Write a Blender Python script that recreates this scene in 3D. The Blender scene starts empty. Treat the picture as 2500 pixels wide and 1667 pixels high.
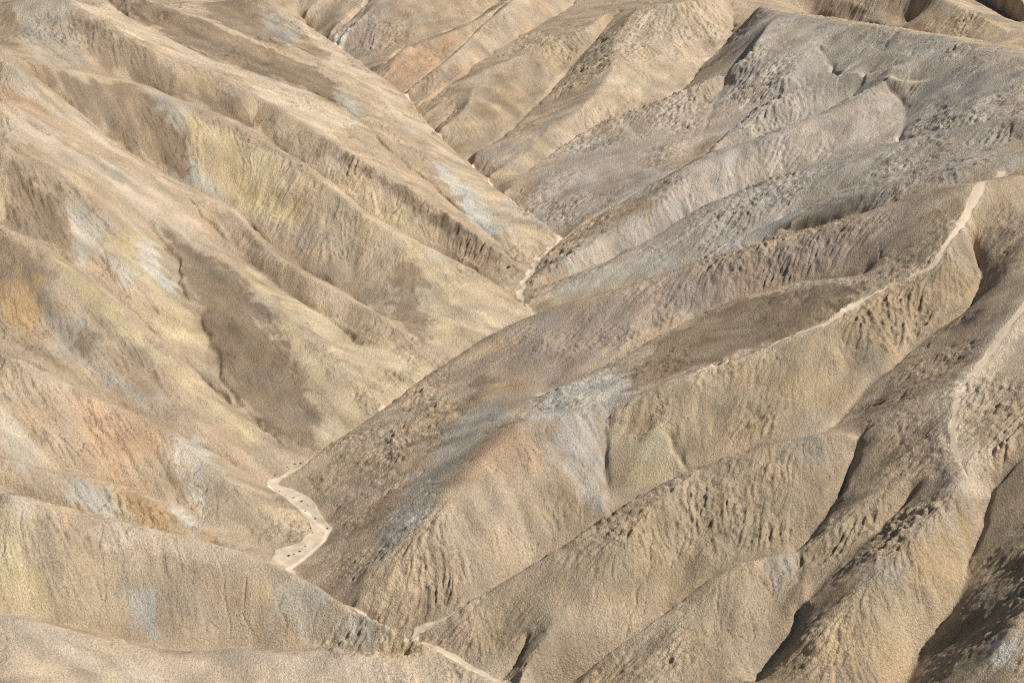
import bpy, math, random
import numpy as np

# ---------------------------------------------------------------- camera, world, sun
CAM_H = 150.0
PITCH = math.radians(22.0)
HFOV = math.radians(30.0)
scene = bpy.context.scene
cd = bpy.data.cameras.new("camera")
cam = bpy.data.objects.new("camera", cd)
scene.collection.objects.link(cam)
cam.location = (0, 0, CAM_H)
cam.rotation_euler = (math.pi / 2 - PITCH, 0, 0)
cd.sensor_fit = 'HORIZONTAL'
cd.angle = HFOV
cd.clip_start = 1.0
cd.clip_end = 5000.0
scene.camera = cam

SUN_AZ = math.radians(101.0)      # clockwise from +Y (view direction) towards +X (right)
SUN_EL = math.radians(49.0)
world = bpy.data.worlds.new("World")
scene.world = world
world.use_nodes = True
wn = world.node_tree
wn.nodes.clear()
sky = wn.nodes.new("ShaderNodeTexSky")
sky.sky_type = 'NISHITA'
sky.sun_disc = False
sky.sun_elevation = SUN_EL
sky.sun_rotation = SUN_AZ
bgn = wn.nodes.new("ShaderNodeBackground")
bgn.inputs["Strength"].default_value = 0.05
wo = wn.nodes.new("ShaderNodeOutputWorld")
wn.links.new(sky.outputs[0], bgn.inputs[0])
wn.links.new(bgn.outputs[0], wo.inputs[0])
sd = bpy.data.lights.new("sun", 'SUN')
sd.energy = 5.0
sd.angle = math.radians(0.53)
sd.color = (1.0, 0.965, 0.90)
sun = bpy.data.objects.new("sun", sd)
scene.collection.objects.link(sun)
sun.location = (200, 100, 400)
sun.rotation_euler = (math.pi / 2 - SUN_EL, 0, math.pi - SUN_AZ)
scene.view_settings.view_transform = 'Standard'
scene.view_settings.look = 'None'
scene.view_settings.exposure = 0.1
scene.view_settings.gamma = 1.0
scene.view_settings.use_curve_mapping = False
scene.cycles.use_denoising = False
scene.cycles.filter_width = 1.1
scene.cycles.max_bounces = 4
scene.cycles.diffuse_bounces = 3

# ---------------------------------------------------------------- survey of the badlands: ridge crests (C) and gullies (G), metres
LINES = """
G wash -70.1,626.2,9.3 -57.7,599.4,8.9 -42.7,563.3,8.5 -35.2,546.5,8.2 -29.6,536.3,8.0 -27.7,524.9,7.2 -22.9,509.1,6.4 -15.8,490.1,5.6 -7.4,469.7,4.9 -2.9,454.2,4.4 3.6,440.0,3.9 11.3,425.3,3.7 5.9,411.6,3.7 3.8,400.1,3.4 1.3,389.8,3.2 3.6,381.8,3.0 4.5,375.7,2.9 -13.4,348.3,2.5 -26.5,325.0,2.0 -36.2,309.9,1.7 -39.8,304.7,1.4 -42.3,301.3,1.3 -37.3,295.5,1.1 -32.4,287.6,0.8 -31.5,281.8,0.8 -33.9,276.4,0.7 -36.7,272.8,0.6 -31.3,264.6,0.3 -21.7,254.8,0.1 -16.1,249.6,0.1 -13.8,248.8,0.2 -10.8,246.8,0.2 -6.1,242.4,0.0 -1.6,238.9,-0.6 1.5,233.7,-2.0 4.6,229.5,-5.0
G bankl -43.0,300.4,1.3 -39.1,295.5,1.2 -34.6,288.4,0.9 -33.6,284.4,0.9 -35.0,280.4,0.9 -39.0,277.5,1.0 -39.3,273.8,1.0
G bankr -41.6,301.6,1.3 -38.8,299.7,1.2 -35.4,296.2,1.1 -33.7,293.4,1.0 -31.7,288.4,0.9 -30.2,285.7,0.8 -30.8,281.2,0.8 -32.7,276.5,0.8 -35.5,271.4,0.7
C At 97.8,350.5,43.5 88.0,344.3,42.2 80.5,330.4,37.4 76.6,325.6,34.1 71.3,325.2,30.9 63.3,319.2,28.9 55.5,313.3,26.6 47.6,310.5,24.5 35.0,305.7,22.3 22.7,300.0,19.5 18.1,297.1,18.2 9.1,294.0,18.1 0.3,291.0,17.4 -8.1,277.3,14.1 -13.4,268.1,11.0 -21.9,259.8,4.7 -25.1,256.7,1.9
C A2 88.0,344.3,42.2 82.1,351.0,40.6 69.0,350.2,35.5 44.2,350.3,27.8 25.8,349.9,21.6 2.0,343.2,16.5 -12.9,333.8,10.9 -26.1,320.6,6.0 -36.9,307.4,2.5
C Am 71.3,325.2,30.9 65.1,329.9,29.1 54.8,335.5,27.1 42.8,335.4,23.7 31.0,330.0,20.5 17.5,317.4,17.9 5.7,307.6,16.1
G Af2 66.4,336.6,27.7 55.7,340.7,24.3 43.5,340.2,20.5 31.4,333.0,17.6 17.7,320.5,14.9 5.7,311.1,13.4
G Aft 59.8,320.9,27.0 48.3,315.3,23.8 35.5,309.7,21.2 22.9,303.8,18.4
G AB -14.8,250.7,0.3 -14.2,251.8,1.0 -6.4,256.1,3.0 1.6,263.5,4.9 8.5,268.2,7.0 14.9,273.5,8.9 23.0,279.6,10.7 30.3,282.6,12.9 37.6,284.9,14.7 49.8,286.4,17.6 55.7,291.9,19.0 61.2,299.4,21.2 68.3,306.4,23.7 74.3,311.3,26.2 81.4,316.6,29.1 84.8,324.0,31.3 84.7,333.1,34.8
G ABup 14.8,271.2,10.1 15.4,282.5,11.5 15.8,292.6,14.7 16.8,297.2,15.8 18.9,298.3,17.8
G cusp 29.3,280.2,13.9 27.6,285.5,14.4 26.5,290.0,15.5 24.4,292.0,16.6
C B -14.2,250.9,0.8 -6.4,255.3,3.3 1.6,260.1,6.7 8.4,264.1,9.0 15.4,270.4,11.3 22.6,274.9,13.7 29.7,277.6,15.8 36.1,278.8,18.0 47.4,280.8,20.2 56.3,279.3,21.6 63.4,281.6,25.2 72.4,281.1,30.0
G BD 56.4,281.3,19.5 53.8,275.2,16.6 48.6,265.5,13.0 46.0,262.0,11.2 43.7,260.1,10.3 34.8,257.4,9.1 27.9,253.8,6.6 19.7,247.3,3.6 14.4,244.0,1.1 7.9,241.2,-1.5 4.7,239.1,-4.0
G Bsh -1.7,240.1,-0.8 0.8,245.0,1.3 3.0,248.6,3.0
C B2 7.7,253.8,5.4 5.6,247.2,4.4 3.1,241.3,3.1 0.9,236.7,1.6
C D 67.1,265.9,24.5 61.9,264.9,20.9 55.1,263.2,18.0 47.9,258.6,14.8 44.5,257.2,12.7 43.1,256.5,12.4 34.2,253.6,11.9 27.6,250.8,9.0 19.5,245.5,5.4 14.3,242.2,2.9 9.7,238.3,0.4
G DC 61.7,263.2,18.7 54.1,256.2,14.8 48.4,252.0,11.9 43.3,246.9,8.6 42.1,244.0,6.8 38.8,239.9,4.3 34.5,235.2,1.4
G Dn 43.5,256.9,12.0 43.7,251.5,10.8 42.8,244.3,10.1
C Ct 95.0,308.6,40.1 85.7,299.2,36.5 79.4,290.0,33.1 72.4,281.1,30.0 69.3,272.3,27.1 67.9,266.7,25.2 67.5,256.7,24.5 64.6,253.1,22.3 60.2,249.6,20.5 55.7,244.9,18.4 49.6,239.2,15.5 44.0,235.6,12.6 42.5,229.9,9.7 40.1,223.9,6.5
C C2 99.7,326.8,42.0 91.1,321.3,38.1 86.4,314.1,34.9
G CE 84.4,265.3,30.2 77.4,261.6,26.1 71.8,257.4,21.6 67.9,248.3,16.9 63.9,239.9,13.0 58.7,234.6,9.4 54.7,228.5,6.5 51.5,223.0,3.6
C E 79.9,237.4,30.2 72.7,226.6,25.9 64.1,217.2,19.4 58.1,213.6,14.4 51.9,209.1,10.1
G AF 4.5,374.7,3.3 11.4,378.0,4.1 28.4,384.9,7.0 49.1,388.3,12.5 55.0,390.9,13.8 67.2,386.7,20.7 78.3,377.4,28.0 87.4,373.0,32.3 102.8,368.2,37.0
C F2 53.2,390.5,16.4 67.4,389.2,24.8 79.4,384.2,30.6 94.2,378.9,35.6 105.0,377.9,39.1
G FF2 49.3,390.4,14.0 52.0,397.6,15.0 69.7,403.2,22.2 82.6,400.3,27.1 98.1,395.5,33.0 109.9,396.4,36.6
C F 110.5,400.9,41.3 97.7,410.2,35.4 81.8,415.9,28.8 71.5,416.4,25.4 59.7,417.2,21.7 42.2,411.0,16.2 31.6,405.7,11.8 21.5,397.6,8.4 11.8,390.9,5.8 2.2,384.3,3.9
G FH 4.4,392.5,4.2 12.0,398.6,4.5 23.9,407.4,6.0 32.6,412.1,8.0 43.3,420.8,11.9 61.6,429.6,17.1 73.8,429.2,20.4 84.2,427.7,24.3 90.6,431.4,26.4 99.5,417.4,32.6 112.8,408.7,38.2
C H2 3.9,395.1,4.7 12.0,402.1,7.9 24.1,412.9,10.9 32.9,418.7,14.2 37.0,425.9,16.4 45.3,437.9,19.7 56.9,442.6,23.0 66.6,446.3,25.8 79.8,452.3,28.8 87.1,458.7,32.1 95.3,463.8,35.2 104.3,472.6,38.5
G H2r 90.6,431.4,26.4 94.4,445.8,27.9 95.5,455.8,29.1 91.5,463.3,31.3
C Pl 72.0,556.5,32.0 76.5,533.3,34.4 85.5,513.6,37.0 99.4,493.6,39.1 111.3,470.4,41.1 121.5,445.7,42.8 126.6,428.0,45.0
C Pl2 113.2,454.6,40.7 111.4,437.2,38.6 104.3,422.5,36.3
G GH 5.8,408.9,4.6 11.4,420.5,5.8 23.1,431.6,10.0 34.8,440.2,13.8 44.9,447.7,16.6 50.0,456.5,18.3
C H1 89.4,472.8,34.0 82.4,472.1,31.6 75.8,472.3,29.6 66.0,468.1,27.1 56.7,461.2,22.5 49.3,450.7,20.5
G H12 89.9,474.3,30.1 81.9,463.7,25.2 68.4,458.0,22.1 58.2,453.2,19.7 50.4,449.7,18.0
G H1l 80.9,496.6,32.9 82.8,491.0,30.7 83.6,481.2,29.0 77.2,480.3,26.5 67.2,476.9,23.9 62.6,473.9,21.9 55.2,465.7,19.0 48.7,454.4,17.2
G wedge 83.1,478.0,29.8 87.9,482.7,31.6 96.3,487.1,35.1
C S1 79.4,511.6,35.3 77.9,499.8,33.3 73.7,486.9,30.6 69.4,477.1,28.5
G GS 46.3,456.4,16.1 50.0,474.2,18.9 52.7,485.9,21.0 60.3,504.4,25.1 67.3,515.8,28.4
G G2 69.6,606.3,26.7 68.4,594.2,25.1 65.1,558.6,21.8 56.4,542.8,18.5 47.1,517.5,16.1 35.0,502.9,13.2 24.3,499.4,9.5 13.5,486.9,7.1 2.7,468.8,5.5
C J 76.5,533.3,34.4 69.6,517.4,34.0 62.9,499.0,31.2 55.8,495.8,26.6 48.6,491.8,23.8 42.4,491.5,21.7 34.0,488.1,18.9 28.6,487.6,17.2 23.8,488.7,14.8 13.2,477.7,11.6 3.4,464.7,7.9 -2.9,453.1,6.3
C Jr 28.6,487.6,17.2 31.4,478.4,14.8 36.0,457.1,14.8
C Jc 28.6,487.6,17.2 22.3,474.2,13.2 18.8,455.6,10.7 16.1,438.8,8.2
C K 67.3,584.5,31.2 55.7,573.1,29.5 46.3,570.7,28.7 38.7,575.9,27.1 34.4,565.3,24.6 30.1,552.5,21.8 28.6,530.7,19.7 22.7,513.2,16.1 15.0,499.0,12.8 10.3,497.2,11.6 5.1,481.8,9.6 -7.0,464.6,7.2
C Kn 10.3,497.2,11.6 0.5,492.5,10.3 -7.5,482.3,9.1 -11.4,475.1,8.0
G GK -13.2,482.2,5.9 -8.8,490.9,6.3 -1.9,503.5,7.5 4.7,518.0,9.6 13.1,540.0,12.4 22.7,564.4,16.9 30.1,583.6,20.6 34.6,594.4,23.0
C L 30.3,586.0,23.4 21.6,571.3,20.6 5.8,558.6,17.1 -9.6,545.3,14.3 -15.9,531.1,11.4 -27.6,514.1,8.9
C L2 -10.6,530.9,13.5 -14.1,512.4,11.0 -24.0,494.4,8.1
G LL2 -22.6,503.8,7.7 -16.0,521.2,9.5
C M 7.6,613.6,26.6 0.3,598.1,24.3 -10.3,578.0,19.4 -17.5,559.0,16.1 -30.9,537.7,10.2
G LM -28.5,526.1,8.4 -17.2,544.3,11.3 -8.6,562.8,14.0 3.2,582.3,16.8 17.2,605.3,19.9 23.4,622.7,22.0
C N 3.5,631.0,21.7 -3.8,610.4,19.7 -16.0,592.1,16.5 -31.9,577.8,14.0 -36.5,563.1,11.9
G MN -31.8,541.9,8.6 -18.0,574.1,12.2 -10.5,592.7,15.5 0.3,617.0,19.6
C N2 -55.7,589.6,12.8 -44.6,617.1,18.7 -39.8,631.1,21.7 -25.6,636.5,22.0 -3.8,636.6,23.5
G NN2 -39.1,568.3,10.6 -32.4,586.6,12.5 -16.2,602.5,15.0 -3.9,625.5,17.8
C O -60.1,599.9,11.9 -49.9,629.2,17.0 -44.9,641.6,19.6
C O2 -70.1,618.2,13.6 -63.5,635.6,17.8
G ON -58.6,598.5,11.4 -47.9,631.2,16.1
C P0 -80.3,570.5,34.0 -70.2,560.6,30.6 -63.7,558.3,27.2 -55.5,553.6,22.9 -40.7,537.1,17.0 -27.5,520.1,11.9 -22.0,502.1,10.0 -7.2,460.1,8.4 2.5,441.6,7.3 11.2,423.8,5.4
G P01 -96.6,542.0,32.3 -79.2,534.1,28.1 -62.4,532.5,23.8 -50.7,524.4,20.4 -39.5,515.1,16.6 -26.5,499.9,11.5
C P1 -114.8,515.2,47.6 -105.5,514.5,44.2 -93.7,511.6,40.8 -82.9,509.2,38.2 -75.5,509.2,35.3 -59.8,511.2,30.2 -48.7,504.2,26.3 -38.2,497.4,22.1 -25.4,478.6,16.6 -13.7,457.0,11.4 -2.7,434.3,7.5 2.9,410.8,5.0
G Pa -123.1,525.9,45.5 -109.3,512.3,42.1 -97.7,497.9,39.1 -79.4,484.2,34.0 -68.9,483.1,30.6 -53.5,481.9,25.5 -44.3,477.9,22.5 -38.2,470.5,20.0 -29.8,456.2,16.1 -18.5,442.4,11.4 -7.8,425.7,7.1 1.4,407.5,4.7
C R1 -122.7,482.3,55.2 -108.9,468.4,51.0 -94.1,459.2,44.6 -86.5,457.6,40.4 -81.0,458.3,38.2 -68.8,459.6,34.0 -59.6,451.7,30.2 -53.6,447.9,28.1 -43.0,438.2,24.6 -33.5,430.2,21.2 -22.8,422.7,16.6 -11.5,413.6,12.2 -2.5,405.2,7.8 2.3,402.8,4.8
G R12 -118.7,436.4,47.6 -112.1,437.7,44.2 -99.1,447.4,38.7 -87.3,451.1,34.0 -79.7,447.5,31.7 -66.6,446.3,27.2 -54.2,436.6,22.9 -42.1,425.4,17.8 -32.5,416.3,13.2 -24.3,410.3,10.2 -12.4,406.0,5.4 -2.5,394.2,4.0
C R2 -115.0,422.3,49.7 -108.9,425.2,46.3 -97.1,438.1,40.4 -85.4,440.8,36.1 -78.5,440.5,33.1 -65.0,435.1,28.9 -53.1,427.2,24.6 -41.0,413.8,20.4 -31.6,404.8,16.1 -23.7,400.0,13.2 -12.1,396.4,8.4 -2.4,387.5,5.2 4.5,379.2,3.5
G R23 -110.2,424.7,44.0 -100.8,424.8,36.4 -94.0,424.1,30.4 -83.6,419.4,24.1 -73.6,415.4,19.4 -63.3,412.2,16.0 -52.8,398.7,10.9 -38.8,387.2,6.6 -25.3,371.1,4.7
C R3 -112.2,411.6,51.0 -106.3,409.6,47.6 -98.3,413.9,39.1 -91.7,413.4,33.1 -81.1,406.6,27.2 -71.3,402.5,22.9 -61.3,398.7,19.6 -50.4,380.8,16.1 -37.5,373.7,11.0 -24.8,363.8,7.2 -13.6,352.3,3.2
G R3g -108.2,394.0,47.2 -98.8,389.5,41.2 -91.3,397.3,35.3 -81.8,399.7,28.9 -73.8,399.6,24.6 -69.8,397.3,22.1 -66.3,393.0,19.6 -59.5,384.0,15.7 -50.0,375.5,11.5 -41.1,369.1,8.1 -30.4,357.2,5.1
C R3b -107.0,388.5,45.9 -98.3,388.0,39.9 -90.2,391.0,35.3 -80.7,394.1,29.3 -72.6,392.1,23.8 -65.9,383.2,20.4 -57.7,370.8,17.0 -48.7,359.6,13.6 -39.2,350.3,9.8 -28.8,336.2,5.5 -24.3,329.8,3.8
G R34 -103.6,373.7,43.4 -91.6,374.4,36.5 -82.9,379.5,30.6 -79.0,380.0,26.3 -75.4,378.4,22.9 -69.3,369.8,18.7 -66.7,360.5,17.0 -62.2,350.7,14.0 -58.2,343.2,11.0 -55.7,335.2,8.5 -49.8,324.0,5.5 -42.3,314.6,3.2 -37.2,309.7,2.1
C R4 -103.0,371.0,42.5 -90.4,370.9,35.7 -82.3,372.1,29.8 -78.5,373.7,25.5 -75.5,356.8,22.9 -73.7,344.9,18.3 -69.7,339.7,14.4
G R45 -100.9,358.2,31.1 -86.7,351.3,24.9 -78.0,346.8,20.1 -71.4,342.7,16.0 -63.7,336.0,11.7 -58.1,331.1,7.9 -51.5,325.1,5.2
C R5 -97.1,344.3,34.7 -91.1,343.1,32.3 -83.9,339.8,27.8 -75.6,335.9,23.3 -69.4,332.6,19.1 -62.2,327.9,14.4 -56.8,323.3,10.7 -50.7,319.6,7.3 -40.1,312.9,2.5
G R56 -91.1,314.9,21.4 -83.0,312.4,18.4 -77.0,313.1,15.0 -67.5,311.2,11.2 -59.9,308.4,8.2 -52.0,305.6,4.4 -43.0,300.7,1.5
C R6 -89.2,308.1,23.8 -86.2,306.6,22.9 -81.6,307.0,20.4 -75.5,306.6,17.0 -66.2,305.1,13.2 -58.8,302.3,10.2 -52.1,297.1,7.6 -45.6,291.4,4.7 -39.1,285.9,2.5 -35.3,284.1,1.4
G R67 -84.5,285.1,14.2 -75.6,288.1,10.4 -65.2,289.6,6.5 -56.7,287.0,4.4 -47.2,281.2,2.5 -38.9,277.2,1.0
C R7 -83.1,280.4,16.1 -74.2,282.5,12.6 -63.9,283.5,8.9 -55.6,280.8,6.0 -45.1,276.1,2.8
G R78 -82.6,276.8,12.6 -64.4,277.2,6.6 -51.4,276.4,4.1 -43.4,273.9,2.5 -39.3,273.8,1.0
C R8 -78.9,264.5,18.4 -71.9,264.6,16.1 -61.5,264.4,13.0 -49.2,264.5,10.2 -43.1,263.7,8.4 -37.7,262.3,7.0 -34.1,260.9,6.1 -30.7,259.6,4.9 -23.0,253.2,3.7 -19.0,250.6,3.5 -14.6,247.0,3.0 -11.0,243.7,2.3 -5.8,239.6,1.4 -1.7,237.6,0.8
G R89 -75.9,247.5,6.8 -62.6,247.4,3.4 -50.7,247.3,0.0 -41.8,249.9,-1.0 -31.3,249.9,-1.0 -21.4,246.8,0.0 -14.6,244.9,0.4
C R9 -73.3,239.3,11.9 -66.9,239.9,9.8 -60.9,240.4,7.6 -54.8,239.8,6.0 -49.3,240.4,4.2 -45.4,241.2,3.4 -40.6,242.9,3.4 -30.4,243.1,3.1 -21.0,242.4,2.8 -10.9,242.1,1.7 -5.5,240.3,0.8
C R9f -69.3,222.6,10.2 -47.9,232.5,1.7 -23.5,235.2,0.0 -4.8,236.7,-1.0
G R9g -77.5,207.9,4.2 -67.1,210.3,2.5 -34.3,219.7,-4.0 1.5,225.4,-8.0
G PlB 93.7,604.6,17.9 116.7,579.5,19.6 131.1,554.1,21.3 142.8,523.9,23.6
C q1 92.1,616.3,26.1 111.9,591.5,22.9 123.9,582.4,20.2
C q2 113.2,602.6,31.6 129.6,581.1,29.2 139.2,563.4,26.4 147.7,543.6,24.4
G q3 140.9,634.5,25.3 150.9,584.3,23.1 154.6,570.5,22.1
C q4 147.6,602.6,31.6 154.5,573.1,29.5
C Bf 29.6,276.7,16.1 22.8,269.4,14.1 17.6,262.7,10.9 11.4,258.1,7.8 7.7,253.8,5.4
"""
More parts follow.
